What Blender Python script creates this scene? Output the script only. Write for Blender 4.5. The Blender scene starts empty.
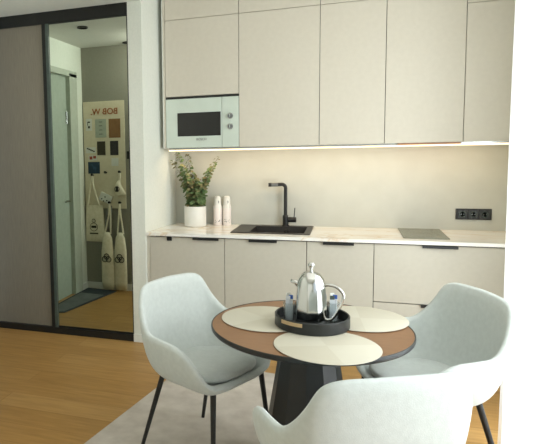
import bpy, bmesh, math, random
from mathutils import Vector, Matrix
random.seed(4)
C = bpy.context.scene.collection
PI = math.pi

# ------------------------------------------------------------------ materials
def lin(c):
    return tuple(((v/255)/12.92 if v/255 <= .04045 else ((v/255+.055)/1.055)**2.4) for v in c) + (1,)

def base_mat(name, rgb, rough=.5, metal=0, spec=.5, **kw):
    m = bpy.data.materials.new(name); m.use_nodes = True
    b = m.node_tree.nodes['Principled BSDF']
    b.inputs['Base Color'].default_value = lin(rgb)
    b.inputs['Roughness'].default_value = rough
    b.inputs['Metallic'].default_value = metal
    b.inputs['Specular IOR Level'].default_value = spec
    for k, v in kw.items(): b.inputs[k.replace('_', ' ')].default_value = v
    return m

def noise_mat(name, c1, c2, scale=20, rough=.6, bump=0, stretch=(1, 1, 1), detail=4, metal=0, spec=.5, lo=.35, hi=.65, sheen=0, bscale=None):
    m = base_mat(name, c1, rough, metal, spec)
    nt = m.node_tree; N = nt.nodes; L = nt.links; b = N['Principled BSDF']
    tc = N.new('ShaderNodeTexCoord'); mp = N.new('ShaderNodeMapping'); mp.inputs['Scale'].default_value = stretch
    nz = N.new('ShaderNodeTexNoise'); nz.inputs['Scale'].default_value = scale; nz.inputs['Detail'].default_value = detail
    rp = N.new('ShaderNodeValToRGB')
    rp.color_ramp.elements[0].position = lo; rp.color_ramp.elements[1].position = hi
    rp.color_ramp.elements[0].color = lin(c1); rp.color_ramp.elements[1].color = lin(c2)
    L.new(tc.outputs['Object'], mp.inputs['Vector']); L.new(mp.outputs['Vector'], nz.inputs['Vector'])
    L.new(nz.outputs['Fac'], rp.inputs['Fac']); L.new(rp.outputs['Color'], b.inputs['Base Color'])
    if sheen: b.inputs['Sheen Weight'].default_value = sheen
    if bump:
        bp = N.new('ShaderNodeBump'); bp.inputs['Strength'].default_value = bump; bp.inputs['Distance'].default_value = .004
        n2 = N.new('ShaderNodeTexNoise'); n2.inputs['Scale'].default_value = bscale or scale*4; n2.inputs['Detail'].default_value = 3
        L.new(mp.outputs['Vector'], n2.inputs['Vector'])
        L.new(n2.outputs['Fac'], bp.inputs['Height']); L.new(bp.outputs['Normal'], b.inputs['Normal'])
    return m

def emit_mat(name, rgb, s):
    m = bpy.data.materials.new(name); m.use_nodes = True; nt = m.node_tree
    nt.nodes.clear(); e = nt.nodes.new('ShaderNodeEmission'); o = nt.nodes.new('ShaderNodeOutputMaterial')
    e.inputs[0].default_value = lin(rgb); e.inputs[1].default_value = s; nt.links.new(e.outputs[0], o.inputs[0]); return m

def floor_mat():
    m = base_mat('oak_planks', (186, 152, 108), .42, spec=.35)
    nt = m.node_tree; N = nt.nodes; L = nt.links; b = N['Principled BSDF']
    tc = N.new('ShaderNodeTexCoord')
    br = N.new('ShaderNodeTexBrick'); br.offset = .37; br.offset_frequency = 2; br.squash = 1
    br.inputs['Scale'].default_value = 1; br.inputs['Brick Width'].default_value = 1.9; br.inputs['Row Height'].default_value = .185
    br.inputs['Mortar Size'].default_value = .0012; br.inputs['Mortar Smooth'].default_value = .3; br.inputs['Bias'].default_value = 0
    br.inputs['Color1'].default_value = lin((184, 145, 88)); br.inputs['Color2'].default_value = lin((170, 130, 73)); br.inputs['Mortar'].default_value = lin((128, 88, 42))
    mp0 = N.new('ShaderNodeMapping'); mp0.inputs['Location'].default_value = (.55, .06, 0)
    L.new(tc.outputs['Object'], mp0.inputs['Vector']); L.new(mp0.outputs['Vector'], br.inputs['Vector'])
    mp = N.new('ShaderNodeMapping'); mp.inputs['Scale'].default_value = (1.2, 14, 1)
    nz = N.new('ShaderNodeTexNoise'); nz.inputs['Scale'].default_value = 3; nz.inputs['Detail'].default_value = 6; nz.inputs['Distortion'].default_value = .6
    rp = N.new('ShaderNodeValToRGB'); rp.color_ramp.elements[0].position = .3; rp.color_ramp.elements[1].position = .7
    rp.color_ramp.elements[0].color = (.72, .68, .62, 1); rp.color_ramp.elements[1].color = (1.06, 1.05, 1.03, 1)
    mx = N.new('ShaderNodeMix'); mx.data_type = 'RGBA'; mx.blend_type = 'MULTIPLY'; mx.inputs['Factor'].default_value = .75
    L.new(tc.outputs['Object'], mp.inputs['Vector']); L.new(mp.outputs['Vector'], nz.inputs['Vector']); L.new(nz.outputs['Fac'], rp.inputs['Fac'])
    L.new(br.outputs['Color'], mx.inputs['A']); L.new(rp.outputs['Color'], mx.inputs['B'])
    # knots
    vo = N.new('ShaderNodeTexVoronoi'); vo.inputs['Scale'].default_value = 1.6
    mk = N.new('ShaderNodeMapping'); mk.inputs['Scale'].default_value = (.7, 1.3, 1); L.new(tc.outputs['Object'], mk.inputs['Vector']); L.new(mk.outputs['Vector'], vo.inputs['Vector'])
    kr = N.new('ShaderNodeValToRGB'); kr.color_ramp.elements[0].position = .012; kr.color_ramp.elements[1].position = .035
    kr.color_ramp.elements[0].color = (.28, .2, .14, 1); kr.color_ramp.elements[1].color = (1, 1, 1, 1)
    L.new(vo.outputs['Distance'], kr.inputs['Fac'])
    m2 = N.new('ShaderNodeMix'); m2.data_type = 'RGBA'; m2.blend_type = 'MULTIPLY'; m2.inputs['Factor'].default_value = .8
    L.new(mx.outputs['Result'], m2.inputs['A']); L.new(kr.outputs['Color'], m2.inputs['B']); L.new(m2.outputs['Result'], b.inputs['Base Color'])
    return m

def marble_mat():
    m = base_mat('marble', (236, 232, 222), .18, spec=.4)
    nt = m.node_tree; N = nt.nodes; L = nt.links; b = N['Principled BSDF']
    tc = N.new('ShaderNodeTexCoord'); mp = N.new('ShaderNodeMapping'); mp.inputs['Scale'].default_value = (1, 3.2, 1); mp.inputs['Rotation'].default_value = (0, 0, .12)
    nz = N.new('ShaderNodeTexNoise'); nz.inputs['Scale'].default_value = 1.3; nz.inputs['Detail'].default_value = 7; nz.inputs['Distortion'].default_value = 1.2
    rp = N.new('ShaderNodeValToRGB'); e = rp.color_ramp.elements
    e[0].position = .38; e[0].color = lin((240, 238, 232)); e[1].position = .62; e[1].color = lin((242, 240, 235))
    k = rp.color_ramp.elements.new(.50); k.color = lin((226, 208, 184))
    k = rp.color_ramp.elements.new(.48); k.color = lin((240, 236, 228))
    k = rp.color_ramp.elements.new(.52); k.color = lin((238, 231, 219))
    L.new(tc.outputs['Object'], mp.inputs['Vector']); L.new(mp.outputs['Vector'], nz.inputs['Vector']); L.new(nz.outputs['Fac'], rp.inputs['Fac'])
    L.new(rp.outputs['Color'], b.inputs['Base Color']); return m

def mat_mat():   # place mat: four quarters of a woven weave, each slightly different in tone
    m = base_mat('woven_mat', (233, 222, 200), .7)
    nt = m.node_tree; N = nt.nodes; L = nt.links; b = N['Principled BSDF']
    tc = N.new('ShaderNodeTexCoord'); ck = N.new('ShaderNodeTexChecker'); ck.inputs['Scale'].default_value = 1
    mp = N.new('ShaderNodeMapping'); mp.inputs['Location'].default_value = (0, 0, .5); mp.inputs['Scale'].default_value = (1, 1, 0)
    ck.inputs['Color1'].default_value = lin((206, 201, 184)); ck.inputs['Color2'].default_value = lin((200, 194, 176))
    L.new(tc.outputs['Object'], mp.inputs['Vector']); L.new(mp.outputs['Vector'], ck.inputs['Vector']); L.new(ck.outputs['Color'], b.inputs['Base Color'])
    return m

def sheer_mat():
    m = bpy.data.materials.new('sheer_curtain'); m.use_nodes = True; nt = m.node_tree; N = nt.nodes; L = nt.links; N.clear()
    o = N.new('ShaderNodeOutputMaterial'); t = N.new('ShaderNodeBsdfTranslucent'); d = N.new('ShaderNodeBsdfDiffuse'); tr = N.new('ShaderNodeBsdfTransparent')
    t.inputs[0].default_value = (.95, .96, .95, 1); d.inputs[0].default_value = (.95, .96, .95, 1)
    a = N.new('ShaderNodeMixShader'); a.inputs[0].default_value = .5; L.new(t.outputs[0], a.inputs[1]); L.new(d.outputs[0], a.inputs[2])
    c = N.new('ShaderNodeMixShader'); c.inputs[0].default_value = .25; L.new(a.outputs[0], c.inputs[1]); L.new(tr.outputs[0], c.inputs[2]); L.new(c.outputs[0], o.inputs[0])
    return m

M = dict(
    floor=floor_mat(), marble=marble_mat(), matm=mat_mat(), sheer=sheer_mat(),
    wall=noise_mat('wall_paint', (226, 228, 218), (221, 224, 214), 60, .8, .05),
    wallgrey=noise_mat('grey_wall_paint', (146, 145, 132), (142, 141, 128), 60, .8, .05),
    ceil=noise_mat('ceiling_paint', (222, 222, 214), (218, 219, 211), 40, .9),
    trim=noise_mat('trim_paint', (228, 230, 224), (224, 226, 220), 40, .5),
    splash=noise_mat('splash_panel', (196, 197, 188), (192, 193, 184), 8, .45, spec=.3),
    udoor=noise_mat('beige_front_lit', (211, 204, 189), (208, 201, 186), 30, .55, spec=.3),  # lit copy of the cabinet beige: extra brightness put into the colour
    door=noise_mat('beige_front_shaded', (196, 191, 177), (193, 188, 174), 30, .55, spec=.3),  # shaded copy of the same beige: shade on the base units put into the colour
    gap=noise_mat('dark_gap', (62, 58, 50), (56, 52, 46), 30, .8),
    black=noise_mat('black_metal', (22, 22, 22), (28, 28, 28), 60, .45),
    blackedge=noise_mat('black_edge', (30, 33, 33), (36, 39, 39), 30, .4),
    frame=noise_mat('track_black', (18, 19, 18), (24, 25, 24), 30, .5),
    stile=noise_mat('mirror_stile', (70, 82, 76), (76, 88, 82), 30, .4),
    wpanel=noise_mat('wardrobe_panel', (134, 127, 113), (125, 118, 105), 30, .6, stretch=(8, 1, .3)),
    mirror=base_mat('mirror_glass', (205, 212, 200), .0, 1),
    white=noise_mat('white_glass', (206, 216, 204), (202, 212, 200), 10, .2),
    whitecer=noise_mat('white_ceramic', (230, 229, 222), (225, 224, 217), 10, .5),
    blackglass=noise_mat('black_glass', (24, 22, 20), (30, 28, 25), 10, .12),
    hob=noise_mat('hob_glass', (120, 122, 104), (114, 116, 99), 10, .25),  # dark glass; its olive reflection is put into the base colour
    steel=noise_mat('steel', (190, 192, 190), (180, 182, 180), 10, .25, metal=1),
    chrome=base_mat('chrome', (214, 214, 212), .10, 1),
    dgrey=noise_mat('grey_print', (110, 112, 112), (100, 102, 102), 30, .5),
    sinkm=noise_mat('sink_granite', (34, 31, 28), (46, 42, 38), 200, .5),
    sinkrim=noise_mat('sink_rim', (40, 34, 28), (48, 41, 34), 200, .4),
    fabric=noise_mat('chair_fabric', (206, 212, 208), (200, 206, 202), 45, .9, .25, sheen=.3, bscale=260),
    tablewood=noise_mat('table_top', (140, 102, 70), (132, 95, 64), 12, .38, stretch=(1, 5, 1)),
    ped=noise_mat('pedestal', (28, 31, 33), (33, 36, 38), 12, .38),
    rug=noise_mat('rug', (204, 196, 186), (182, 173, 163), 9, .95, .5, bscale=300, lo=.3, hi=.7),
    hallrug=noise_mat('hall_rug', (104, 110, 108), (92, 98, 97), 9, .95, .3, bscale=200),
    hallrugd=noise_mat('hall_rug_border', (50, 60, 66), (44, 54, 60), 9, .95, .3, bscale=200),
    leaf=noise_mat('leaf', (70, 96, 58), (112, 134, 86), 25, .6), leaf2=noise_mat('leaf_red', (134, 118, 84), (106, 120, 76), 25, .6),
    stem=noise_mat('stem', (96, 84, 58), (84, 74, 50), 25, .7), soil=noise_mat('soil', (40, 34, 28), (54, 46, 36), 80, .9),
    tan=noise_mat('tan_leather', (196, 170, 130), (184, 158, 118), 40, .6),
    hallwall=noise_mat('hall_wall', (228, 234, 222), (224, 230, 218), 40, .8),
    halldoor=noise_mat('hall_door', (170, 182, 168), (164, 176, 162), 20, .5),
    doorframe=noise_mat('door_frame', (186, 194, 180), (180, 188, 174), 20, .5),
    board=noise_mat('peg_board', (222, 212, 186), (216, 206, 180), 30, .6),
    rust=noise_mat('rust_letter', (168, 104, 66), (158, 96, 60), 30, .6),
    canvas=noise_mat('canvas', (242, 234, 210), (230, 222, 196), 30, .9, .3, bscale=200),
    paper=noise_mat('paper', (222, 224, 216), (216, 218, 210), 20, .7),
    sage=noise_mat('sage_card', (176, 184, 168), (168, 176, 160), 20, .7),
    brownc=noise_mat('brown_card', (142, 104, 66), (132, 96, 60), 20, .7),
    darkc=noise_mat('dark_card', (66, 60, 44), (56, 52, 38), 60, .6), darkc2=noise_mat('black_card', (56, 52, 54), (46, 44, 46), 60, .6),
    bluec=noise_mat('blue_card', (32, 58, 80), (60, 96, 124), 16, .5, lo=.5, hi=.75),
    red=noise_mat('red_print', (164, 74, 60), (150, 66, 54), 60, .6), ink=noise_mat('ink', (52, 50, 46), (60, 58, 52), 60, .7),
    greybag=noise_mat('grey_cloth', (150, 150, 146), (140, 140, 136), 30, .9),
    pink=noise_mat('pink_label', (238, 230, 225), (235, 226, 221), 30, .5),
    blue=noise_mat('blue_print', (48, 88, 170), (58, 98, 180), 40, .5),
    silver=noise_mat('sachet_foil', (214, 218, 220), (196, 202, 206), 60, .35),
    led=emit_mat('led_strip', (255, 226, 186), 2.6),
    copper=noise_mat('hood_edge', (170, 122, 84), (160, 114, 78), 30, .4),
    lamp=emit_mat('downlight_lens', (250, 240, 220), .05),
)
gm = base_mat('clear_glass', (235, 240, 240), .03); gm.node_tree.nodes['Principled BSDF'].inputs['Transmission Weight'].default_value = .9
gm.node_tree.nodes['Principled BSDF'].inputs['IOR'].default_value = 1.2; M['glass'] = gm

# ------------------------------------------------------------------ mesh helpers
def add_box(bm, x0, x1, y0, y1, z0, z1, bev=0):
    r = bmesh.ops.create_cube(bm, size=1)
    vs = r['verts']
    for v in vs:
        v.co = Vector(((x0+x1)/2+v.co.x*(x1-x0), (y0+y1)/2+v.co.y*(y1-y0), (z0+z1)/2+v.co.z*(z1-z0)))
    if bev:
        es = list({e for v in vs for e in v.link_edges})
        bmesh.ops.bevel(bm, geom=es, offset=bev, segments=2, affect='EDGES', profile=.5)

def box(x0, x1, y0, y1, z0, z1, bev=0):
    bm = bmesh.new(); add_box(bm, x0, x1, y0, y1, z0, z1, bev); return bm

def add_tube(bm, pts, rad, seg=10, cap=True):
    pts = [Vector(p) for p in pts]; n = len(pts)
    rads = rad if isinstance(rad, (list, tuple)) else [rad]*n
    rings = []; up = None
    for i, p in enumerate(pts):
        t = (pts[min(i+1, n-1)]-pts[max(i-1, 0)]).normalized()
        if up is None: up = t.orthogonal().normalized()
        else: up = (up-t*up.dot(t)).normalized()
        s = t.cross(up)
        rings.append([bm.verts.new(p+(up*math.cos(a)+s*math.sin(a))*rads[i]) for a in [2*PI*k/seg for k in range(seg)]])
    for a, b in zip(rings, rings[1:]):
        for k in range(seg): bm.faces.new((a[k], a[(k+1) % seg], b[(k+1) % seg], b[k]))
    if cap: bm.faces.new(rings[0][::-1]); bm.faces.new(rings[-1])

def tube(pts, rad, seg=10):
    bm = bmesh.new(); add_tube(bm, pts, rad, seg); return bm

def add_lathe(bm, prof, seg=40, cx=0, cy=0, close_top=False, close_bot=False):
    rings = []
    for r, z in prof:
        if r < 1e-6: rings.append([bm.verts.new((cx, cy, z))])
        else: rings.append([bm.verts.new((cx+r*math.cos(2*PI*k/seg), cy+r*math.sin(2*PI*k/seg), z)) for k in range(seg)])
    for a, b in zip(rings, rings[1:]):
        for k in range(seg):
            k2 = (k+1) % seg
            if len(a) == 1 and len(b) == 1: continue
            if len(a) == 1: bm.faces.new((a[0], b[k2], b[k]))
            elif len(b) == 1: bm.faces.new((a[k], a[k2], b[0]))
            else: bm.faces.new((a[k], a[k2], b[k2], b[k]))

def lathe(prof, seg=40, cx=0, cy=0):
    bm = bmesh.new(); add_lathe(bm, prof, seg, cx, cy); return bm

def crom(P, n):
    out = []
    for i in range(len(P)-1):
        p0, p1, p2, p3 = P[max(i-1, 0)], P[i], P[i+1], P[min(i+2, len(P)-1)]
        for k in range(n):
            t = k/n
            out.append(tuple(.5*((2*b)+(-a+c)*t+(2*a-5*b+4*c-d)*t*t+(-a+3*b-3*c+d)*t**3) for a, b, c, d in zip(p0, p1, p2, p3)))
    out.append(tuple(P[-1])); return out

def obj(name, bm, mat, parent=None, smooth=False, loc=None):
    bmesh.ops.recalc_face_normals(bm, faces=bm.faces)
    me = bpy.data.meshes.new(name); bm.to_mesh(me); bm.free()
    if smooth:
        for p in me.polygons: p.use_smooth = True
    me.materials.append(mat)
    o = bpy.data.objects.new(name, me); C.objects.link(o)
    if parent is not None: o.parent = parent
    if loc: o.location = loc
    if smooth == 'auto':
        md = o.modifiers.new('es', 'EDGE_SPLIT'); md.split_angle = math.radians(38)
    return o

def thing(name, label, cat, loc=(0, 0, 0), rz=0, group=None):
    o = bpy.data.objects.new(name, None); C.objects.link(o); o.empty_display_size = .1
    o.location = loc; o.rotation_euler = (0, 0, rz); o['label'] = label; o['category'] = cat
    if group: o['group'] = group
    return o

def tag(o, label, cat, group=None, kind=None):
    o['label'] = label; o['category'] = cat
    if group: o['group'] = group
    if kind: o['kind'] = kind
    return o

def struct(name, bm, m, label=None, parent=None):
    o = obj(name, bm, m, parent)
    if parent is None:
        o['kind'] = 'structure'
        if label: o['label'] = label; o['category'] = name.split('_')[0]
    return o

def text_mesh(name, s, size, mat, parent, loc, rot, ext=.002, bold=0):
    cu = bpy.data.curves.new(name+'_c', 'FONT'); cu.body = s; cu.size = size; cu.extrude = ext; cu.align_x = 'CENTER'; cu.align_y = 'CENTER'; cu.offset = bold
    t = bpy.data.objects.new(name+'_t', cu); C.objects.link(t)
    bpy.context.view_layer.update()
    me = bpy.data.meshes.new_from_object(t.evaluated_get(bpy.context.evaluated_depsgraph_get()))
    bpy.data.objects.remove(t)
    me.materials.clear(); me.materials.append(mat)
    o = bpy.data.objects.new(name, me); C.objects.link(o); o.parent = parent; o.location = loc; o.rotation_euler = rot
    return o

# ------------------------------------------------------------------ the room
MY = -.01                      # plane of the mirror glass
HY = 2*MY-1.552                # hall end wall that the mirror shows
CZ = 2.95
XR = 2.62
YB = -5.6
struct('floor', box(-1.9, XR, YB, .75, -.05, 0), M['floor'], 'oak plank floor of the room and the hall')
struct('ceiling', box(-1.9, XR+.1, YB, .75, CZ, CZ+.05), M['ceil'], 'off-white ceiling above the kitchen')
struct('ceiling_hall', box(-1.6, -.045, HY-.1, -.0205, 2.69, CZ), M['ceil'], 'lower ceiling over the hall seen in the mirror')
struct('wall_back', box(-1.9, XR+.1, .61, .75, 0, CZ), M['wall'], 'back wall behind the kitchen')
bm = box(-.145, -.03, -.02, .61, 0, CZ)
for v in bm.verts:
    if v.co.x > -.1 and v.co.y > .3: v.co.x = .040
struct('wall_niche_left', bm, M['wall'], 'pale wall end between the wardrobe and the kitchen')
struct('wall_niche_right', box(2.60, XR, -.3, .61, 0, CZ), M['wall'], 'wall at the right end of the kitchen')
struct('wall_wardrobe_side', box(-1.75, -1.6, -.02, .61, 0, CZ), M['wall'])
struct('wall_left', box(-.7, -.6, YB, HY-.0001, 0, CZ), M['wall'], 'left wall of the living area')
struct('wall_hall_end', box(-1.5, -.6, HY-.12, HY, 0, CZ), M['wallgrey'], 'grey hall wall seen in the mirror')
XL = -1.318
bm = bmesh.new()                                   # hall side wall with a door opening
DY0, DY1, DZ = -1.43, -.52, 2.38
add_box(bm, XL-.12, XL, HY, DY0, 0, CZ); add_box(bm, XL-.12, XL, DY1, -.30, 0, CZ); add_box(bm, XL-.12, XL, DY0, DY1, DZ, CZ)
add_box(bm, -1.75, XL-.12, -.42, -.30, 0, CZ)
struct('wall_hall_side', bm, M['hallwall'], 'pale green-white hall side wall with a door, seen in the mirror')
d = obj('door_1', box(XL-.075, XL-.035, DY0+.17, DY1-.02, .005, DZ-.03), M['halldoor']); d['kind'] = 'structure'; d['label'] = 'grey-green hall door seen in the mirror'; d['category'] = 'door'
bm = bmesh.new(); add_box(bm, XL-.1, XL+.012, DY0, DY0+.17, 0, DZ); add_box(bm, XL-.1, XL+.012, DY1-.02, DY1+.03, 0, DZ); add_box(bm, XL-.1, XL+.012, DY0, DY1+.03, DZ-.03, DZ+.03)
obj('door_frame', bm, M['doorframe'], d)
bm = bmesh.new(); add_tube(bm, [(XL-.04, DY0+.24, 1.03), (XL+.005, DY0+.24, 1.03), (XL+.01, DY0+.34, 1.03)], .009, 8); obj('door_handle', bm, M['steel'], d)
bm = bmesh.new(); add_tube(bm, [(XL-.028, DY0+.19, 1.85), (XL-.028, DY0+.19, 1.98)], .010, 8); obj('hinge', bm, M['steel'], d)
# right wall with a tall window, closed wall behind the camera
WY0, WY1, WZ0, WZ1 = -4.9, -.75, .08, 2.5
bm = bmesh.new(); add_box(bm, XR, XR+.15, WY1, .75, 0, CZ); add_box(bm, XR, XR+.15, YB, WY0, 0, CZ); add_box(bm, XR, XR+.15, WY0, WY1, WZ1, CZ); add_box(bm, XR, XR+.15, WY0, WY1, 0, WZ0)
struct('wall_right', bm, M['wall'], 'right wall with the tall window')
bm = bmesh.new()
for y in (WY0, -3.5, -2.1, WY1-.05): add_box(bm, XR+.04, XR+.1, y, y+.05, WZ0, WZ1)
add_box(bm, XR+.04, XR+.1, WY0, WY1, WZ0, WZ0+.05); add_box(bm, XR+.04, XR+.1, WY0, WY1, WZ1-.05, WZ1)
struct('window_1', bm, M['trim'], 'white framed tall window in the right wall')
struct('wall_rear', box(-.7, XR+.15, YB-.12, YB, 0, CZ), M['wall'], 'wall behind the viewer')
struct('wall_above_wardrobe', box(-1.6, -.145, -.02, .61, 2.70, CZ), M['wall'], 'white wall strip above the wardrobe')
# baseboards
bm = bmesh.new(); add_box(bm, -.144, -.030, -.032, -.0201, 0, .065); struct('baseboard_niche', bm, M['trim'], 'white baseboard on the wall end beside the wardrobe')
bm = bmesh.new(); add_box(bm, XL, -.6, HY, HY+.014, 0, .075); struct('baseboard_hall', bm, M['trim'], 'white baseboard of the hall seen in the mirror')
bm = bmesh.new(); add_box(bm, XL, XL+.014, HY+.014, DY0-.002, 0, .075); struct('baseboard_hall_side', bm, M['trim'])

# ------------------------------------------------------------------ wardrobe
w = thing('sliding_wardrobe', 'black framed sliding wardrobe with a plain taupe door and a mirror door', 'wardrobe', (-.87, 0, 0))
def wb(n, x0, x1, y0, y1, z0, z1, m, par=w, bev=0):
    o = obj(n, box(x0+.87, x1+.87, y0, y1, z0, z1, bev), M[m], par); return o
wb('top_track', -1.6, -.1455, -.02, .06, 2.595, 2.70-.001, 'frame')
wb('bottom_track', -1.6, -.1455, -.03, .06, 0.001, .055, 'frame')
wb('side_frame', -.153, -.1455, -.02, .06, .055, 2.595, 'frame')
wb('carcass', -1.6, -.1455, .07, .6, .01, 2.69, 'wpanel')
dp = wb('door', -1.58, -.90, -.005, .02, .055, 2.595, 'wpanel')
md = wb('mirror_door', -.88, -.154, 0.001, .02, .055, 2.595, 'frame')
wb('mirror', -.842, -.156, MY, 0.0005, .07, 2.588, 'mirror', md)
wb('stile', -.898, -.868, -.025, .001, .055, 2.595, 'frame', md)
wb('stile', -.868, -.842, -.022, .001, .055, 2.595, 'stile', md)
bm = bmesh.new(); add_box(bm, .028, .714, -.014, .0, .055, .069); obj('rail', bm, M['frame'], md)

# ------------------------------------------------------------------ kitchen: base units
BT = .872          # top of the fronts
def base_unit(x0, x1, label, fronts, handles):
    cx = (x0+x1)/2
    t = thing('base_cabinet', label, 'cabinet', (cx, 0, 0), 0)
    bm = bmesh.new(); a, b = x0-cx+(.001 if x0 else .042), x1-cx-.001
    add_box(bm, a, a+.016, .021, .58, .10, .874); add_box(bm, b-.016, b, .021, .58, .10, .874); add_box(bm, a, b, .021, .58, .10, .116); add_box(bm, a, b, .572, .58, .10, .874); add_box(bm, a, b, .021, .035, .852, .874)
    obj('carcass', bm, M['gap'], t)
    for (z0, z1), (h0, h1), nm in zip(fronts, handles, ['drawer' if len(fronts) > 1 else 'door']*3):
        f = obj(nm, box(x0-cx+.0022, x1-cx-.0022, 0, .019, z0, z1, .001), M['door'], t)
        bm = bmesh.new(); add_box(bm, h0-cx, h1-cx, -.018, .0, z1-.001, z1+.0025); add_box(bm, h0-cx, h1-cx, -.020, -.016, z1-.014, z1+.0025)
        obj('handle', bm, M['black'], f)
    return t
base_unit(0, .6, 'leftmost beige base cabinet, beside the wall end, with a small black hook', [(.10, .866)], [(.354, .558)])
base_unit(.6, 1.2, 'beige base cabinet directly below the black sink', [(.10, .866)], [(.785, .99)])
base_unit(1.2, 1.65, 'narrow beige base cabinet between the sink unit and the drawers', [(.10, .866)], [(1.312, 1.519)])
base_unit(1.65, 2.45, 'wide beige drawer unit below the hob', [(.462, .866), (.10, .456)], [(1.95, 2.164), (1.95, 2.164)])
fl = thing('filler_panel', 'thin dark filler strips closing both ends of the base cabinets', 'panel', (0, .01, 0))
obj('strip', box(-.027, -.001, -.008, .0, .10, .872), M['door'], fl); obj('strip', box(2.452, 2.598, -.01, .01, .10, .872), M['door'], fl)
tag(obj('plinth', box(-.02+.0, 2.598, .05, .07, 0, .098), M['door']), 'recessed plinth under the base cabinets', 'plinth')
hk = thing('hook', 'small square black hook on the front of the leftmost base cabinet', 'hook', (.163, -.003, .86))
obj('plate', box(-.02, .02, -.002, .003, -.022, .012, .001), M['black'], hk); obj('peg', box(-.006, .006, -.016, -.002, -.02, -.012, .001), M['black'], hk)

# countertop with the sink cut-out
SX0, SX1, SY0, SY1 = .625, 1.215, .10, .575
bm = bmesh.new()
add_box(bm, -.029, SX0+.02, -.022, .6095, .876, .90)
for v in bm.verts:
    if v.co.x < 0 and v.co.y > .3: v.co.x = .0405
    elif v.co.x < 0: v.co.x = -.0295
if 1:  add_box(bm, SX1-.02, 2.598, -.022, .6095, .876, .90)
add_box(bm, SX0+.02, SX1-.02, -.022, SY0+.02, .876, .90); add_box(bm, SX0+.02, SX1-.02, SY1-.02, .6095, .876, .90)
tag(obj('countertop', bm, M['marble']), 'white marble-look countertop with tan veins running along the kitchen', 'countertop')
tag(obj('backsplash', box(.0412, 2.598, .601, .6095, .9002, 1.565), M['splash']), 'pale cream backsplash panel between countertop and wall cabinets', 'backsplash')

# sink
sk = thing('sink', 'black granite drop-in kitchen sink in the countertop', 'sink', ((SX0+SX1)/2, (SY0+SY1)/2, .90))
hx, hy = (SX1-SX0)/2, (SY1-SY0)/2
bm = bmesh.new(); z0, z1 = 0.0005, .007
bx0, bx1, by0, by1 = -hx+.14, hx-.045, -hy+.035, hy-.08
add_box(bm, -hx, hx, -hy, by0, z0, z1, .002); add_box(bm, -hx, hx, by1, hy, z0, z1, .002); add_box(bm, -hx, bx0, by0, by1, z0, z1); add_box(bm, bx1, hx, by0, by1, z0, z1)
obj('rim', bm, M['sinkrim'], sk)
bm = bmesh.new()
d_ = -.02
v = [bm.verts.new(p) for p in [(bx0, by0, z1), (bx1, by0, z1), (bx1, by1, z1), (bx0, by1, z1), (bx0+.015, by0+.015, -.19), (bx1-.015, by0+.015, -.19), (bx1-.015, by1-.015, -.19), (bx0+.015, by1-.015, -.19)]]
for f in ((0, 1, 5, 4), (1, 2, 6, 5), (2, 3, 7, 6), (3, 0, 4, 7), (4, 5, 6, 7)): bm.faces.new([v[i] for i in f])
obj('basin', bm, M['sinkm'], sk)
obj('drain', lathe([(0, -.186), (.03, -.186), (.034, -.1895)], 20, .04, 0), M['steel'], sk, True)
bm = bmesh.new(); r = bmesh.ops.create_cone(bm, cap_ends=True, segments=18, radius1=.014, radius2=.012, depth=.008, matrix=Matrix.Translation((.09, by1-.01, -.03)) @ Matrix.Rotation(PI/2, 4, 'X')); obj('overflow', bm, M['steel'], sk)

# faucet
fa = thing('faucet', 'black kitchen faucet with a square bend spout on the back rim of the sink', 'faucet', (.995, SY1-.04, .907))
obj('body', lathe([(0, 0), (.027, 0), (.027, .006), (.023, .01), (.023, .085), (.018, .09), (0, .09)], 24), M['black'], fa, 'auto')
pts = [(0, 0, .085), (0, 0, .312)]+[(-.03*(1-math.cos(a)), -.004, .312+.03*math.sin(a)) for a in (.4, .8, 1.2, PI/2)]+[(-.08, -.010, .340), (-.108, -.014, .339)]
obj('spout', tube(pts, .0145, 14), M['black'], fa, 'auto')
obj('spray_head', tube([(-.060, -.009, .340), (-.112, -.015, .339)], .0155, 14), M['dgrey'], fa, 'auto')
obj('spray_tip', tube([(-.112, -.015, .339), (-.136, -.018, .339)], .0165, 14), M['black'], fa, 'auto')
lv = obj('lever', tube([(.02, 0, .052), (.085, 0, .052)], .021, 16), M['black'], fa, 'auto')
obj('pin', tube([(.068, 0, .07), (.074, .002, .15)], .004, 8), M['black'], lv)

# hob
hb = thing('induction_hob', 'slim glass hob, a grey-green reflection painted in its colour, set on the right part of the countertop', 'hob', (1.985, .335, .90))
obj('glass_top', box(-.145, .145, -.25, .25, .0005, .006, .002), M['hob'], hb)
for yy in (-.1, .12):
    bm = bmesh.new()
    add_lathe(bm, [(.078, .0061), (.08, .0066), (.082, .0061)], 40, 0, yy); obj('cooking_zone', bm, M['dgrey'], hb)

# sockets
so = thing('triple_socket', 'black triple power socket on the backsplash above the hob end', 'socket', (2.355, .601, 1.022))
obj('frame', box(-.118, .118, -.010, 0, -.041, .041, .002), M['black'], so)
for i in (-1, 0, 1):
    s = obj('insert', box(i*.073-.034, i*.073+.034, -.0125, -.009, -.034, .034, .002), M['blackedge'], so)
    bm = bmesh.new(); add_lathe(bm, [(.023, 0), (.023, .003), (.019, .003), (.019, -.0), (0, 0)], 24)
    bmesh.ops.transform(bm, matrix=Matrix.Translation((i*.073, -.0125, 0)) @ Matrix.Rotation(PI/2, 4, 'X'), verts=bm.verts); obj('ring', bm, M['stile'], s)
    bm = bmesh.new()
    for q in (-.009, .009): add_tube(bm, [(i*.073+q, -.0125, 0), (i*.073+q, -.0145, 0)], .0028, 8)
    obj('pin_hole', bm, M['steel'], s)

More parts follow.
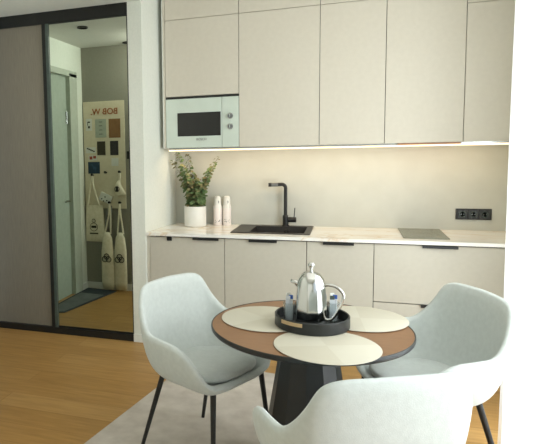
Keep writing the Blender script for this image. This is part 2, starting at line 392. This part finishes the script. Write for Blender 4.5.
# ------------------------------------------------------------------ wall cabinets
UY, UB, UT = .262, 1.56, 2.583
def wall_unit(x0, x1, z0, z1, label):
    cx = (x0+x1)/2
    t = thing('wall_cabinet', label, 'cabinet', (cx, UY, z0))
    obj('carcass', box(x0-cx+.001, x1-cx-.001, .021, .338, .004, z1-z0-.001), M['gap'], t)
    obj('bottom_panel', box(x0-cx+.002, x1-cx-.002, .022, .337, .001, .004), M['udoor'], t)
    obj('door', box(x0-cx+.002, x1-cx-.002, 0, .019, .0015, z1-z0-.002, .0012), M['udoor'], t)
    return t
U0 = .066
wall_unit(U0, U0+.6, 1.975, UT, 'square beige wall cabinet directly above the microwave')
wall_unit(U0+.6, U0+1.2, UB, UT, 'tall beige wall cabinet immediately right of the microwave')
wall_unit(U0+1.2, U0+1.65, UB, UT, 'narrow tall beige wall cabinet left of the hood cabinet')
wall_unit(U0+1.65, U0+2.15, UB, UT, 'tall beige wall cabinet holding the built-in cooker hood')
wall_unit(U0+2.15, 2.596, UB, 2.492, 'rightmost tall wall cabinet, greyer and beside the white curtain')
wall_unit(U0, U0+.6, UT, CZ-.002, 'low top-row cabinet under the ceiling, above the microwave column')
wall_unit(U0+.6, U0+1.2, UT, CZ-.002, 'low top-row cabinet second from the left under the ceiling')
wall_unit(U0+1.2, U0+1.65, UT, CZ-.002, 'low top-row cabinet above the narrow wall cabinet')
wall_unit(U0+1.65, U0+2.15, UT, CZ-.002, 'low top-row cabinet above the hood cabinet')
wall_unit(U0+2.15, 2.596, 2.492, CZ-.002, 'top-row cabinet at the far right end, its seam lower than the rest')
tag(obj('cabinet_side_panel', box(.050, U0-.001, UY, .6, UB, CZ-.002), M['udoor']), 'thin beige side panel at the left end of the wall cabinets', 'panel')
struct('trim_1', box(.0415, .0495, UY, .6, UB, CZ-.001), M['wall'], 'white boxed wall strip left of the wall cabinets')

# microwave
mw = thing('microwave', 'white built-in microwave with a black window and two knobs', 'microwave', (U0+.3, UY, 1.56))
obj('body', box(-.299, .299, .021, .338, .001, .41), M['gap'], mw)
obj('niche_gap', box(-.299, .299, .004, .021, .395, .412), M['black'], mw)
md_ = obj('door', box(-.298, .163, -.004, .02, .002, .396, .003), M['white'], mw)
obj('control_panel', box(.166, .298, -.004, .02, .002, .396, .003), M['white'], mw)
wx0, wx1 = .166-U0-.3, .522-U0-.3
obj('window', box(wx0, wx1, -.0065, -.003, .095, .283, .002), M['blackglass'], md_)
text_mesh('logo', 'BOSCH', .026, M['dgrey'], md_, (-.002, -.0055, .068), (PI/2, 0, 0), .0005)
for z in (.245, .163):
    k = obj('knob', tube([(.232, -.004, z), (.232, -.012, z)], .024, 24), M['steel'], mw, 'auto')
    obj('knob_cap', tube([(.232, -.012, z), (.232, -.028, z)], [.017, .0155], 24), M['dgrey'], k, 'auto')
    obj('pointer', box(.230, .234, -.030, -.027, z-.012, z+.014), M['white'], k)

# hood and light strip
hd = thing('cooker_hood', 'flat copper-toned hood edge under the fourth tall wall cabinet', 'hood', (U0+1.94, UY, UB))
obj('visor', box(-.2, .2, .004, .3, -.012, -.0005, .001), M['copper'], hd)
obj('lens', box(-.06, .06, .12, .16, -.0135, -.011), M['white'], hd)
ls = thing('light_strip', 'glowing warm LED strip along the underside of the wall cabinets', 'lamp', (1.3, .36, UB))
obj('housing', box(-1.23, 1.21, .0, .012, -.013, .0008), M['steel'], ls)
obj('diffuser', box(-1.23, 1.21, .001, .011, -.024, -.0135), M['led'], ls)
ls.location.y = UY+.06+.0

# ------------------------------------------------------------------ counter objects
pl = thing('potted_eucalyptus', 'leafy eucalyptus branches in a white cylindrical pot at the left of the countertop', 'plant', (.258, .44, .90))
pr = .092
obj('pot', lathe([(0, 0), (pr-.006, 0), (pr, .005), (pr, .168), (pr-.003, .171), (pr-.008, .168), (pr-.008, .15), (0, .15)], 48), M['whitecer'], pl, 'auto')
obj('soil', lathe([(0, .158), (pr-.010, .155), (pr-.010, .151)], 30), M['soil'], pl)
def leaf(bm, p, n, r):
    n = n.normalized(); a = n.orthogonal().normalized(); b = n.cross(a)
    c = bm.verts.new(p)
    a2 = random.random()*6
    ring = [bm.verts.new(p+(a*math.cos(t+a2)*r+b*math.sin(t+a2)*r*.85)+n*r*.22) for t in [2*PI*k/8 for k in range(8)]]
    for k in range(8): bm.faces.new((c, ring[k], ring[(k+1) % 8]))
b1, b2, bs = bmesh.new(), bmesh.new(), bmesh.new()
tips = [(-.155, -.02, .63), (-.20, .0, .555), (-.07, .02, .60), (-.10, -.05, .52), (-.02, .03, .44), (.20, .0, .575), (.17, -.03, .50), (.10, .03, .46), (.03, -.04, .40), (.06, -.05, .36), (-.06, -.07, .40), (-.12, .02, .42)]
for i, t in enumerate(tips):
    t = Vector(t); p0 = Vector((t.x*.12, t.y*.3, .15)); pm = p0.lerp(t, .5)+Vector((-t.x*.22, 0, .03))
    pts = [((1-s)**2*p0+2*s*(1-s)*pm+s*s*t) for s in [k/12 for k in range(13)]]
    add_tube(bs, pts, [.0028*(1-.6*k/12) for k in range(13)], 6)
    for k in range(1, 25):
        s = k/24; q = (1-s)**2*p0+2*s*(1-s)*pm+s*s*t
        for sgn in (0, 1):
            if random.random() < .15: continue
            an = k*1.9+sgn*PI+random.uniform(-.5, .5); r = (.028*(1-.5*s))*random.uniform(.75, 1.15)
            off = Vector((math.cos(an), math.sin(an)*.8, random.uniform(-.1, .35)))*(.044*(1-.62*s))
            leaf(b2 if random.random() < .25+.25*s else b1, q+off, Vector((math.cos(an)*.5+random.uniform(-.4, .4), -.5+random.uniform(-.5, .5), .8)), r)
obj('stem', bs, M['stem'], pl)
obj('foliage', b1, M['leaf'], pl); obj('tip_foliage', b2, M['leaf2'], pl)

def bottle(x, y, label):
    t = thing('soap_bottle', label, 'bottle', (x, y, .90), group='pair of soap bottles')
    obj('body', lathe([(0, 0), (.034, 0), (.036, .004), (.036, .15), (.033, .168), (.020, .178), (0, .18)], 32), M['pink'], t, 'auto')
    obj('cap', lathe([(.0, .2501), (.012, .25), (.024, .243), (.028, .23), (.030, .175), (.033, .165), (.0365, .158), (.0365, .15), (0, .15)], 32), M['whitecer'], t, 'auto')
    bm = bmesh.new()
    for (ang, z, w, h) in ((-1.15, .205, .006, .006), (-1.15, .19, .006, .006), (-1.0, .195, .004, .014)):
        add_box(bm, .029*math.cos(ang)-w/2, .029*math.cos(ang)+w/2, .0305*math.sin(ang)-.001, .0305*math.sin(ang)+.001, z, z+h)
    obj('cap_marks', bm, M['dgrey'], t)
    bm = bmesh.new()
    for k in range(9):
        ang = -PI/2+random.uniform(-.55, .75); z = random.uniform(.02, .055)
        add_box(bm, .0365*math.cos(ang)-.003, .0365*math.cos(ang)+.003, .0365*math.sin(ang)-.001, .0365*math.sin(ang)+.001, z, z+.004)
    obj('label_print', bm, M['dgrey'], t)
    return t
bottle(.430, .535, 'white and pink soap bottle nearer to the potted plant')
bottle(.508, .545, 'white and pink soap bottle nearer to the sink')

# ------------------------------------------------------------------ rug, table
RZ = .004
def rug_pt(u, v):
    a = Vector((.415, -.30)); ex = Vector((.987, -.12)); ey = Vector((-.171, -.985)); return a+ex*u+ey*v
bm = bmesh.new()
c = [rug_pt(0, 0), rug_pt(1.5, 0), rug_pt(1.5, 2.3), rug_pt(0, 2.3)]
vb = [bm.verts.new((p.x, p.y, .0003)) for p in c]; vt = [bm.verts.new((p.x, p.y, RZ)) for p in c]
bm.faces.new(vb[::-1]); bm.faces.new(vt)
for k in range(4): bm.faces.new((vb[k], vb[(k+1) % 4], vt[(k+1) % 4], vt[k]))
tag(obj('rug', bm, M['rug']), 'pale mottled beige-grey rug under the round dining table', 'rug')

TX, TY, TR, TZ = 1.322, -1.634, .432, .75
tb = thing('dining_table', 'round brown-topped dining table with a black edge and faceted black pedestal', 'table', (TX, TY, RZ))
t_ = TZ-RZ
obj('tabletop', lathe([(0, t_-.002), (TR-.006, t_-.002), (TR-.004, t_-.0025)], 128), M['tablewood'], tb)
obj('edge_band', lathe([(0, t_-.030), (TR-.03, t_-.030), (TR-.006, t_-.024), (TR-.001, t_-.018), (TR, t_-.010), (TR-.001, t_-.002), (TR-.004, t_), (TR-.006, t_-.0022)], 128), M['blackedge'], tb, 'auto')
tb.children[0].data.transform(Matrix.Translation((0, 0, .0005)))
bm = bmesh.new(); add_lathe(bm, [(0, 0), (.225, 0), (.225, .012), (.118, t_-.06), (.118, t_-.0305), (0, t_-.0305)], 12); obj('pedestal', bm, M['ped'], tb)

def placemat(x, y, rz, label):
    o = obj('placemat', lathe([(0, 0), (.202, 0), (.205, .0015), (.202, .003), (0, .003)], 96), M['matm'], None, 'auto', (x, y, TZ+.0003)); o.rotation_euler.z = rz
    tag(o, label, 'placemat', 'cream round placemats on the dining table'); return o
placemat(1.407, -1.895, .35, 'cream round placemat at the front of the table, nearest the viewer')
placemat(1.128, -1.585, .9, 'cream round placemat at the left of the tray, before the left chair')
placemat(1.538, -1.462, .1, 'cream round placemat at the right of the tray, before the right chair')

PX, PY = 1.335, -1.638
ty = thing('serving_tray', 'round black serving tray with a tan grip in the middle of the table', 'tray', (PX, PY, TZ+.0036))
TRR = .160
obj('tray_body', lathe([(0, 0), (TRR-.004, 0), (TRR, .004), (TRR, .050), (TRR-.004, .053), (TRR-.009, .050), (TRR-.009, .008), (0, .008)], 72), M['blackedge'], ty, 'auto')
bm = bmesh.new()
for k in range(14):
    a0 = math.radians(-137+k*2.6); a1 = math.radians(-137+(k+1)*2.6)
    for (r0, z0_, z1_) in ((TRR+.0035, .033, .048),):
        v = [bm.verts.new((r0*math.cos(a), r0*math.sin(a), z)) for a, z in ((a0, z0_), (a1, z0_), (a1, z1_), (a0, z1_))]
        u_ = [bm.verts.new(((r0-.003)*math.cos(a), (r0-.003)*math.sin(a), z)) for a, z in ((a0, z0_), (a1, z0_), (a1, z1_), (a0, z1_))]
        bm.faces.new(v); bm.faces.new(u_[::-1])
        for i in range(4): bm.faces.new((v[i], u_[i], u_[(i+1) % 4], v[(i+1) % 4]))
obj('handle', bm, M['tan'], ty, False)

# coffee pot: a tall dome with vertical facets
ZT = TZ+.0036+.0082
cp = thing('coffee_press', 'shiny faceted steel coffee pot with a domed lid, standing in the tray', 'coffee pot', (PX-.004, PY+.002, ZT), math.radians(-10))
bm = bmesh.new(); seg = 60
prof = [(0, 0), (.070, 0), (.073, .004), (.0725, .03), (.071, .08), (.068, .125), (.064, .165)]
dome = [(.064, .1652), (.062, .180), (.056, .199), (.046, .216), (.032, .229), (.016, .236), (0, .238)]
def facet(bm, prof, nf=8):
    rings = []
    for r, z in prof:
        if r < 1e-6: rings.append([bm.verts.new((0, 0, z))]); continue
        ring = []
        for k in range(seg):
            a = 2*PI*k/seg; am = (a % (2*PI/nf))-PI/nf
            rr = .95*r*(.5+.5*math.cos(PI/nf)/math.cos(am))*1.02
            ring.append(bm.verts.new((rr*math.cos(a), rr*math.sin(a), z)))
        rings.append(ring)
    for a, b in zip(rings, rings[1:]):
        for k in range(seg):
            k2 = (k+1) % seg
            if len(a) == 1: bm.faces.new((a[0], b[k2], b[k]))
            elif len(b) == 1: bm.faces.new((a[k], a[k2], b[0]))
            else: bm.faces.new((a[k], a[k2], b[k2], b[k]))
facet(bm, prof); obj('body', bm, M['chrome'], cp, 'auto')
bm = bmesh.new(); facet(bm, dome, 40); ld = obj('lid', bm, M['chrome'], cp, True)
obj('knob', lathe([(.006, .234), (.005, .245), (.009, .249), (.0135, .256), (.0145, .264), (.011, .272), (.005, .276), (0, .2765)], 24), M['chrome'], ld, True)
obj('spout', tube([(-.048, 0, .168), (-.072, 0, .180), (-.090, 0, .184)], [.017, .011, .007], 14), M['chrome'], cp, True)
hp = [(.056, 0, .176), (.080, 0, .180), (.112, 0, .172), (.136, 0, .146), (.134, 0, .115), (.118, 0, .075), (.095, 0, .035), (.070, 0, .022)]
obj('handle', tube(crom(hp, 5), .0068, 12), M['chrome'], cp, True)

def cup(x, y, label, kind):
    t = thing('glass_tumbler', label, 'glass', (x, y, ZT+.0003))
    obj('glass', lathe([(0, 0), (.016, 0), (.018, .003), (.027, .088), (.0255, .088), (.0165, .006), (0, .006)], 24), M['glass'], t, 'auto')
    return t
def sachet(x, y, ang, tilt, h, label, tip):
    t = thing('sachet', label, 'sachet', (x, y, ZT+.008), ang)
    t.rotation_euler = (tilt, 0, ang)
    w = .0100
    obj('wrapper', box(-w, w, -.003, .003, 0, h-.018, .0015), M['silver'], t); obj('printed_end', box(-w, w, -.002, .002, h-.018, h, .001), M[tip], t)
lx, ly = PX-.098, PY-.0; rx_, ry_ = PX+.088, PY+.052
cup(lx, ly, 'small clear tumbler of sachets left of the coffee pot', 0); cup(rx_, ry_, 'small clear tumbler of sachets behind the coffee pot handle', 0)
for (bx_, by_, side, sn) in ((lx, ly, 'left', 0), (rx_, ry_, 'right', 1)):
    for k, (dx, dy, an, ti, h, tip) in enumerate(((-.006, 0, .2, .08, .112, 'silver' if not sn else 'stile'), (.006, -.003, -.3, -.04, .114, 'blue'), (0, .008, .5, -.1, .118, 'paper'))):
        nm = ['silver', 'blue-tipped', 'white-tipped'][k]
        if sn and k == 0: nm = 'grey-tipped'
        sachet(bx_+dx, by_+dy, an, ti, h, nm+' sachet standing in the tumbler '+('left of the coffee pot' if side == 'left' else 'behind the coffee pot handle'), tip)

# ------------------------------------------------------------------ chairs
RIM = [(.205, 0, .452), (.205, .10, .452), (.200, .165, .456), (.186, .220, .466), (.164, .262, .535), (.122, .288, .606), (.055, .299, .644), (-.04, .298, .654),
       (-.115, .286, .660), (-.165, .270, .704), (-.204, .248, .770), (-.228, .226, .834), (-.248, .176, .862), (-.262, .080, .868), (-.265, 0, .870)]
SOFF = 1
def chair_shell():
    half = crom(RIM, 4)
    rim = half + [(x, -y, z) for x, y, z in half[-2:0:-1]]
    n = len(rim); K = 12; bm = bmesh.new()
    cen = Vector((-.01, 0, .420)); rows = []
    for x, y, z in rim:
        R_ = Vector((x, y, z)); h = max(0, (z-.455)/.42)
        back = max(0, min(1, (-x-.06)/.18)); f = max(0, 1-h*10)
        E = Vector((x*(.90-.16*back+.05*f), y*(.86-.03*back+.06*f), .418+.012*f))
        c1 = cen.lerp(E, .95); c1.z = .418
        c2 = E + (R_-E)*.25 + Vector((x, y, 0)).normalized()*.022*min(1, h*4); c2.z = E.z+(R_.z-E.z)*.10
        row = []
        for k in range(1, K+1):
            s = k/K
            P = (1-s)**3*cen+3*s*(1-s)**2*c1+3*s*s*(1-s)*c2+s**3*R_
            row.append(bm.verts.new(P))
        rows.append(row)
    vc = bm.verts.new(cen)
    for i in range(n):
        a, b = rows[i], rows[(i+1) % n]
        bm.faces.new((vc, a[0], b[0]))
        for k in range(K-1): bm.faces.new((a[k], a[k+1], b[k+1], b[k]))
    return bm
CH = []
def make_chair(label):
    t = thing('dining_armchair', label, 'chair', group='off-white dining armchairs around the table')
    s = obj('seat_shell', chair_shell(), M['fabric'], t, True)
    md = s.modifiers.new('sol', 'SOLIDIFY'); md.thickness = .034; md.offset = SOFF
    md = s.modifiers.new('sub', 'SUBSURF'); md.levels = 1; md.render_levels = 1
    # seat pad
    bm = bmesh.new(); n = 48; rings = []
    for (sc, z) in ((.99, .446), (1.03, .458), (1.03, .470), (.985, .479), (.6, .479), (.25, .475)):
        ring = []
        for k in range(n):
            a = 2*PI*k/n; ca, sa = math.cos(a), math.sin(a)
            ex = math.copysign(abs(ca)**.62, ca); ey = math.copysign(abs(sa)**.62, sa)
            wy = .207 if ca > 0 else .207-.045*abs(ca)
            ring.append(bm.verts.new((ex*(.200 if ca > 0 else .182)*sc, ey*wy*sc, z)))
        rings.append(ring)
    for a, b in zip(rings, rings[1:]):
        for k in range(n): bm.faces.new((a[k], a[(k+1) % n], b[(k+1) % n], b[k]))
    bm.faces.new(rings[-1]); bm.faces.new(rings[0][::-1])
    obj('seat_cushion', bm, M['fabric'], t, True)
    # black metal frame and tapered legs
    tops = [(.182, .19), (.182, -.19), (-.14, .19), (-.14, -.19)]; feet = [(.215, .235), (.215, -.235), (-.25, .245), (-.25, -.245)]
    bm = bmesh.new(); z = .412
    loop = [tops[0], tops[1], tops[3], tops[2]]
    for i in range(4): add_tube(bm, [(*loop[i], z), (*loop[(i+1) % 4], z)], .008, 8)
    obj('under_frame', bm, M['black'], t)
    for a, b in zip(tops, feet):
        lg = obj('leg', tube([(*a, z+.004), (*b, .004)], [.0140, .0095], 14), M['black'], t, 'auto')
        obj('foot_cap', tube([(*b, 0), (*b, .006)], .0088, 12), M['blackedge'], lg)
    return t
def copy_tree(o, parent=None):
    c = o.copy(); C.objects.link(c)
    if parent is not None: c.parent = parent
    for ch in list(o.children): copy_tree(ch, c)
    return c
proto = make_chair('off-white upholstered armchair left of the table, standing on the rug before the wardrobe')
L_POSE = ((.826, -1.475), (.898, -.440)); R_POSE = ((1.815, -1.363), (-.905, -.425)); F_POSE = ((1.508, -2.190), (-.455, .890))
for (p, f), z, o in ((L_POSE, RZ, proto), (R_POSE, RZ, None), (F_POSE, RZ, None)):
    o = o or copy_tree(proto)
    o.location = (p[0], p[1], z+.0005); o.rotation_euler = (0, 0, math.atan2(f[1], f[0])); CH.append(o)
CH[1]['label'] = 'off-white upholstered armchair right of the table, beside the white curtain'
CH[2]['label'] = 'off-white upholstered armchair in the foreground, its back turned to the viewer'

# ------------------------------------------------------------------ curtain
cu = thing('curtain', 'bright white sheer curtain hanging at the right edge of the room', 'curtain', (2.235, -1.21, 0))
bm = bmesh.new(); n = 150; cols = []
for i in range(n+1):
    s = i/n; y = .18-1.6*s; x = -.035+.22*min(1, s*1.2)*0+.03*math.sin(s*62)+.012*math.sin(s*23)+.05*s
    cols.append([bm.verts.new((x+.004*math.sin(z*3+s*9)*(1-z/2.7), y, z)) for z in [.012+2.62*k/10 for k in range(11)]])
for a, b in zip(cols, cols[1:]):
    for k in range(10): bm.faces.new((a[k], b[k], b[k+1], a[k+1]))
obj('fabric', bm, M['sheer'], cu, True)
obj('heading_tape', box(-.05, .075, -1.42, .18, 2.632, 2.66), M['sheer'], cu)
obj('rail', box(-.02, .04, -2.8, .9, 2.66, 2.699), M['trim'], cu)

# ------------------------------------------------------------------ hall, seen in the mirror (virtual y -> real y)
def hy(v=0): return HY+v
bd = thing('pegboard', 'cream wall board with rust letters and pinned cards, reflected in the mirror', 'board', (-1.055, HY, .96))
BX = -1.055
def flat(bm, x0, x1, z0, z1, y0=.012, y1=.016): add_box(bm, x0-BX, x1-BX, y0, y1, z0-.96, z1-.96)
obj('panel', box(-1.305-BX, -.812-BX, .001, .012, .92-.96, 2.10-.96, .004), M['board'], bd)
text_mesh('lettering', 'BOB W.', .094, M['rust'], bd, (-1.05-BX, .0135, 1.985-.96), (PI/2, 0, PI), .0015, .0016)
def card(x0, x1, z0, z1, m, name, label, depth=.002):
    bm = bmesh.new(); flat(bm, x0, x1, z0, z1, .0125, .0125+depth)
    o = obj(name, bm, M[m], None); o.location = (BX, HY, .96); tag(o, label, 'card'); return o
def deco(parent, bms, m, name='print'):
    o = obj(name, bms, M[m], parent); return o
fc = card(-1.272, -1.20, 1.785, 1.915, 'paper', 'card', 'small white card with a dark face drawing, top row of the board')
bm = bmesh.new(); flat(bm, -1.25, -1.222, 1.87, 1.885, .0146, .0155); flat(bm, -1.248, -1.224, 1.81, 1.835, .0146, .0155); flat(bm, -1.255, -1.248, 1.84, 1.88, .0146, .0155); deco(fc, bm, 'ink')
fc = card(-1.161, -1.028, 1.704, 1.906, 'sage', 'card', 'pale sage green card in the top row of the board')
for z in (1.74, 1.785, 1.83, 1.872):
    bm = bmesh.new(); flat(bm, -1.115, -1.075, z, z+.006, .0146, .0155); deco(fc, bm, 'ink')
card(-.998, -.861, 1.699, 1.905, 'brownc', 'card', 'large plain brown card in the top row of the board')
card(-1.144, -1.045, 1.512, 1.663, 'darkc', 'card', 'dark olive card left of the black card in the second row')
card(-.987, -.89, 1.509, 1.665, 'darkc2', 'card', 'black card under the brown card')
bm = bmesh.new()
fc = card(-1.285, -1.16, 1.535, 1.60, 'paper', 'sticker', 'white sticker with a black bird-like mark at the left of the board')
for k in range(5): flat(bm, -1.27+k*.019, -1.25+k*.019, 1.580-k*.008, 1.594-k*.008, .0146, .0155)
deco(fc, bm, 'ink')
fc = card(-1.25, -1.15, 1.455, 1.51, 'paper', 'sticker', 'small white sticker with red print above the blue card')
bm = bmesh.new(); flat(bm, -1.24, -1.205, 1.465, 1.50, .0146, .0155); flat(bm, -1.195, -1.16, 1.475, 1.505, .0146, .0155); deco(fc, bm, 'red')
fc = card(-1.261, -1.118, 1.308, 1.438, 'bluec', 'card', 'dark blue picture card at the left of the board')
card(-.975, -.893, 1.39, 1.478, 'paper', 'card', 'blank white note under the black card')
def peg(x, z, label):
    t = thing('wall_hook', label, 'hook', (x, HY+.012, z)); obj('peg', tube([(0, 0, 0), (0, .035, .004)], .009, 10), M['black'], t); obj('head', tube([(0, .033, .004), (0, .045, .006)], .014, 12), M['black'], t)
peg(-1.20, 1.29, 'black peg holding the large tote bag'); peg(-1.04, 1.318, 'empty black peg in the middle of the board')
peg(-.872, 1.322, 'black peg holding the small pouch'); peg(-.878, .985, 'black peg holding the right long bag'); peg(-1.0, .985, 'black peg holding the long bag next to the tote')

def bag(name, label, outline, th, m, strap, print_fn, origin, y0=.05):
    t = thing(name, label, 'bag', (origin[0], HY+y0, origin[1]))
    bm = bmesh.new(); rows = []
    nz = len(outline)
    for i, (z, xl, xr) in enumerate(outline):
        s = i/(nz-1); k = math.sin(PI*min(1, s*1.15+.08))*.5+.35
        row = []
        for j in range(16):
            a = 2*PI*j/16; cx = (xl+xr)/2; w = (xr-xl)/2
            fold = 1+.10*math.sin(3*a+z*14)*(1 if i else 0)
            row.append(bm.verts.new((cx-origin[0]+w*math.cos(a), th*k*math.sin(a)*fold, z-origin[1])))
        rows.append(row)
    for a, b in zip(rows, rows[1:]):
        for j in range(16): bm.faces.new((a[j], a[(j+1) % 16], b[(j+1) % 16], b[j]))
    bm.faces.new(rows[0]); bm.faces.new(rows[-1][::-1])
    obj('cloth', bm, M[m], t, True)
    bm = bmesh.new()
    for st in strap: add_tube(bm, [(x-origin[0], y-y0, z-origin[1]) for x, y, z in crom(st, 4)], .009, 6)
    obj('strap', bm, M[m], t)
    bm = bmesh.new(); print_fn(bm); obj('emblem', bm, M['ink'], t)
    return t
def ringy(bm, x, z, r, y, w=.006):
    pts = [(x+r*math.cos(a), y, z+r*math.sin(a)) for a in [2*PI*k/20 for k in range(21)]]
    add_tube(bm, pts, w/2, 5)
def em_tote(bm):
    ringy(bm, 0, -.62+.03, .045, .0145); ringy(bm, 0, -.55+.03, .02, .0145); add_box(bm, -.05, .05, .010, .0155, -.67, -.655); add_box(bm, -.03, .03, .010, .0155, -.60, -.575)
bag('tote_bag', 'large cream tote bag with a dark crest, reflected at the left of the board',
    [(.955, -1.292, -1.09), (.90, -1.296, -1.082), (.75, -1.302, -1.074), (.60, -1.306, -1.068), (.545, -1.304, -1.07)], .014, 'canvas',
    [[(-1.20, .045, 1.305), (-1.225, .05, 1.15), (-1.265, .04, .95)], [(-1.20, .045, 1.305), (-1.18, .05, 1.15), (-1.12, .04, .95)]], em_tote, (-1.20, 1.30), .026)
def em_knot(bm):
    for dx, dz in ((-.022, 0), (.022, 0), (0, .03)): ringy(bm, dx, -.52+dz, .026, .062)
for cx_, lab, in ((-.868, 'long cream drawstring bag with a knot emblem, the right one of two'), (-1.022, 'long cream drawstring bag with a knot emblem, next to the large tote')):
    hx_ = -.878 if cx_ > -1 else -1.0
    bag('drawstring_bag', lab,
        [(.66, cx_-.025, cx_+.025), (.60, cx_-.055, cx_+.055), (.45, cx_-.075, cx_+.073), (.25, cx_-.078, cx_+.074), (.10, cx_-.078, cx_+.074), (.02, cx_-.066, cx_+.064)], .035, 'canvas',
        [[(hx_, .045, 1.0), (hx_-.01, .05, .85), (cx_-.04, .05, .64)], [(hx_, .045, 1.0), (hx_+.012, .05, .85), (cx_+.03, .05, .64)]], (lambda bm, d=cx_-hx_: [ringy(bm, d+dx, -.62+dz, .030, .036, .010) for dx, dz in ((-.022, 0), (.022, 0), (0, .03))]), (hx_, .985), .075)
tt = bag('grey_cloth', 'folded grey cloth hanging between the tote and the long bags', [(.95, -1.02, -.98), (.85, -1.06, -.985), (.72, -1.07, -.99), (.66, -1.06, -1.0)], .010, 'greybag', [[(-1.0, .02, .99), (-1.01, .02, .96), (-1.01, .02, .94)]], lambda bm: add_box(bm, -.04, -.02, .008, .012, -.18, -.14), (-1.0, .985), .022)
tt.name = 'hanging_cloth'
def em_p(bm): ringy(bm, -.02, -.16, .028, .035); add_box(bm, -.035, -.005, .032, .036, -.19, -.13)
bag('pouch', 'small cream drawstring pouch with a dark print, hanging at the board edge', [(1.23, -.895, -.865), (1.19, -.92, -.86), (1.13, -.935, -.825), (1.09, -.93, -.80), (1.07, -.915, -.82)], .03, 'canvas',
    [[(-.872, .045, 1.33), (-.88, .045, 1.28), (-.885, .045, 1.22)], [(-.872, .045, 1.33), (-.865, .045, 1.28), (-.875, .045, 1.22)]], em_p, (-.872, 1.30), .045)
o = card(-1.13, -.99, .955, 1.045, 'paper', 'tag_card', 'tilted white spotted card hanging between the bags', .02); o.rotation_euler.y = 0
o.data.transform(Matrix.Translation((-.005, .012, .04)) @ Matrix.Rotation(math.radians(25), 4, 'Y'))
bm = bmesh.new()
for dx, dz in ((-.03, 0), (.01, .02), (.03, -.02), (-.01, -.025)): add_tube(bm, [(dx-.005, .0435, dz+.03+.04), (dx-.005, .0475, dz+.03+.04)], .008, 8)
deco(o, bm, 'ink', 'spot')
sw = thing('light_switch', 'black wall switch beside the board, at the edge of the mirror', 'switch', (-.755, HY, 1.507)); obj('plate', box(-.04, .04, .001, .010, -.042, .042, .002), M['black'], sw); obj('rocker', box(-.025, .025, .010, .014, -.025, .025, .001), M['blackedge'], sw)
# runner rug in the hall (only the mirror shows it)
hr = thing('hall_mat', 'dark grey hall mat reflected at the bottom of the mirror', 'mat', (-1.1, -1.0, .0005))
q = [(-1.335, -1.555), (-.93, -1.50), (-1.02, -.85), (-1.06, -.42), (-1.335, -.30)]
q = [(-1.303, HY+.02), (-.92, HY+.07), (-1.09, -.57), (-1.303, -.50)]
def quad(q, z0, z1):
    bm = bmesh.new(); a = [bm.verts.new((x+1.1, y+1.0, z0)) for x, y in q]; b = [bm.verts.new((x+1.1, y+1.0, z1)) for x, y in q]
    bm.faces.new(a[::-1]); bm.faces.new(b); n = len(q)
    for i in range(n): bm.faces.new((a[i], a[(i+1) % n], b[(i+1) % n], b[i]))
    return bm
obj('border', quad(q, 0, .006), M['hallrugd'], hr)
obj('pile', quad([(-1.28, -1.32), (-.99, -1.29), (-1.11, -.60), (-1.28, -.53)], .0061, .0075), M['hallrug'], hr)
# downlights
for x, y, z, lab in ((-.832, 2*MY-.61, 2.69, 'round black recessed downlight nearer the wardrobe'), (-.73, 2*MY-1.46, 2.69, 'round black recessed downlight farther down the hall')):
    t = thing('downlight', lab, 'lamp', (x, y, z)); obj('ring', lathe([(.048, -.012), (.05, -.010), (.05, -.0005), (.042, -.0005), (.042, -.012), (.048, -.012)], 32), M['black'], t); obj('lens', lathe([(0, -.004), (.0415, -.004), (.0415, -.002), (0, -.002)], 24), M['black'], t)

# ------------------------------------------------------------------ camera
cam = bpy.data.cameras.new('camera'); co = bpy.data.objects.new('camera', cam); C.objects.link(co)
R3 = ((0.937521, 0.347312, -0.0207), (-0.013349, 0.095358, 0.995354), (0.347672, -0.932889, 0.094036))
co.matrix_world = Matrix([[R3[0][i], R3[1][i], R3[2][i], p] for i, p in enumerate((1.48385, -4.19435, 1.53405))] + [[0, 0, 0, 1]])
cam.sensor_width = 36; cam.sensor_fit = 'HORIZONTAL'; cam.lens = 564.304*36/533; cam.shift_x = (266.5-139.894)/533; cam.shift_y = (205.619-222)/533; cam.clip_start = .05
bpy.context.scene.camera = co

# ------------------------------------------------------------------ light
wd = bpy.data.worlds.new('world'); bpy.context.scene.world = wd; wd.use_nodes = True
bg = wd.node_tree.nodes['Background']; bg.inputs[0].default_value = (.80, .90, 1.0, 1); bg.inputs[1].default_value = .9
def area(name, loc, rot, sx, sy, power, col):
    l = bpy.data.lights.new(name, 'AREA'); l.shape = 'RECTANGLE'; l.size = sx; l.size_y = sy; l.energy = power; l.color = col
    o = bpy.data.objects.new(name, l); C.objects.link(o); o.location = loc; o.rotation_euler = rot; return o
area('window_daylight', (XR+.25, -1.95, 1.45), (0, PI/2, 0), 2.3, 2.5, 122, (.93, .98, 1.0))
area('rear_fill', (1.0, YB+.1, 1.5), (PI/2, 0, 0), 2.6, 2.0, 5, (.95, .98, 1.0))  # fill light inside the closed rear wall; no window opens there
area('ceiling_bounce_fill', (1.3, -2.0, 2.93), (0, 0, 0), 2.2, 2.6, 9, (1, .985, .95))  # added soft area standing in for ceiling bounce; no lamp hangs here
area('strip_light', (1.3, UY+.07, UB-.03), (math.radians(25), 0, 0), 2.35, .02, 4.0, (1, .76, .48))
area('hall_fill', (-.33, -1.25, 2.62), (0, math.radians(50), 0), .25, .25, 7.5, (1, .97, .9))  # added fill that brightens the hall, placed outside the mirror's view

sc = bpy.context.scene
sc.view_settings.view_transform = 'Standard'; sc.view_settings.look = 'None'; sc.view_settings.exposure = .1; sc.view_settings.gamma = 1
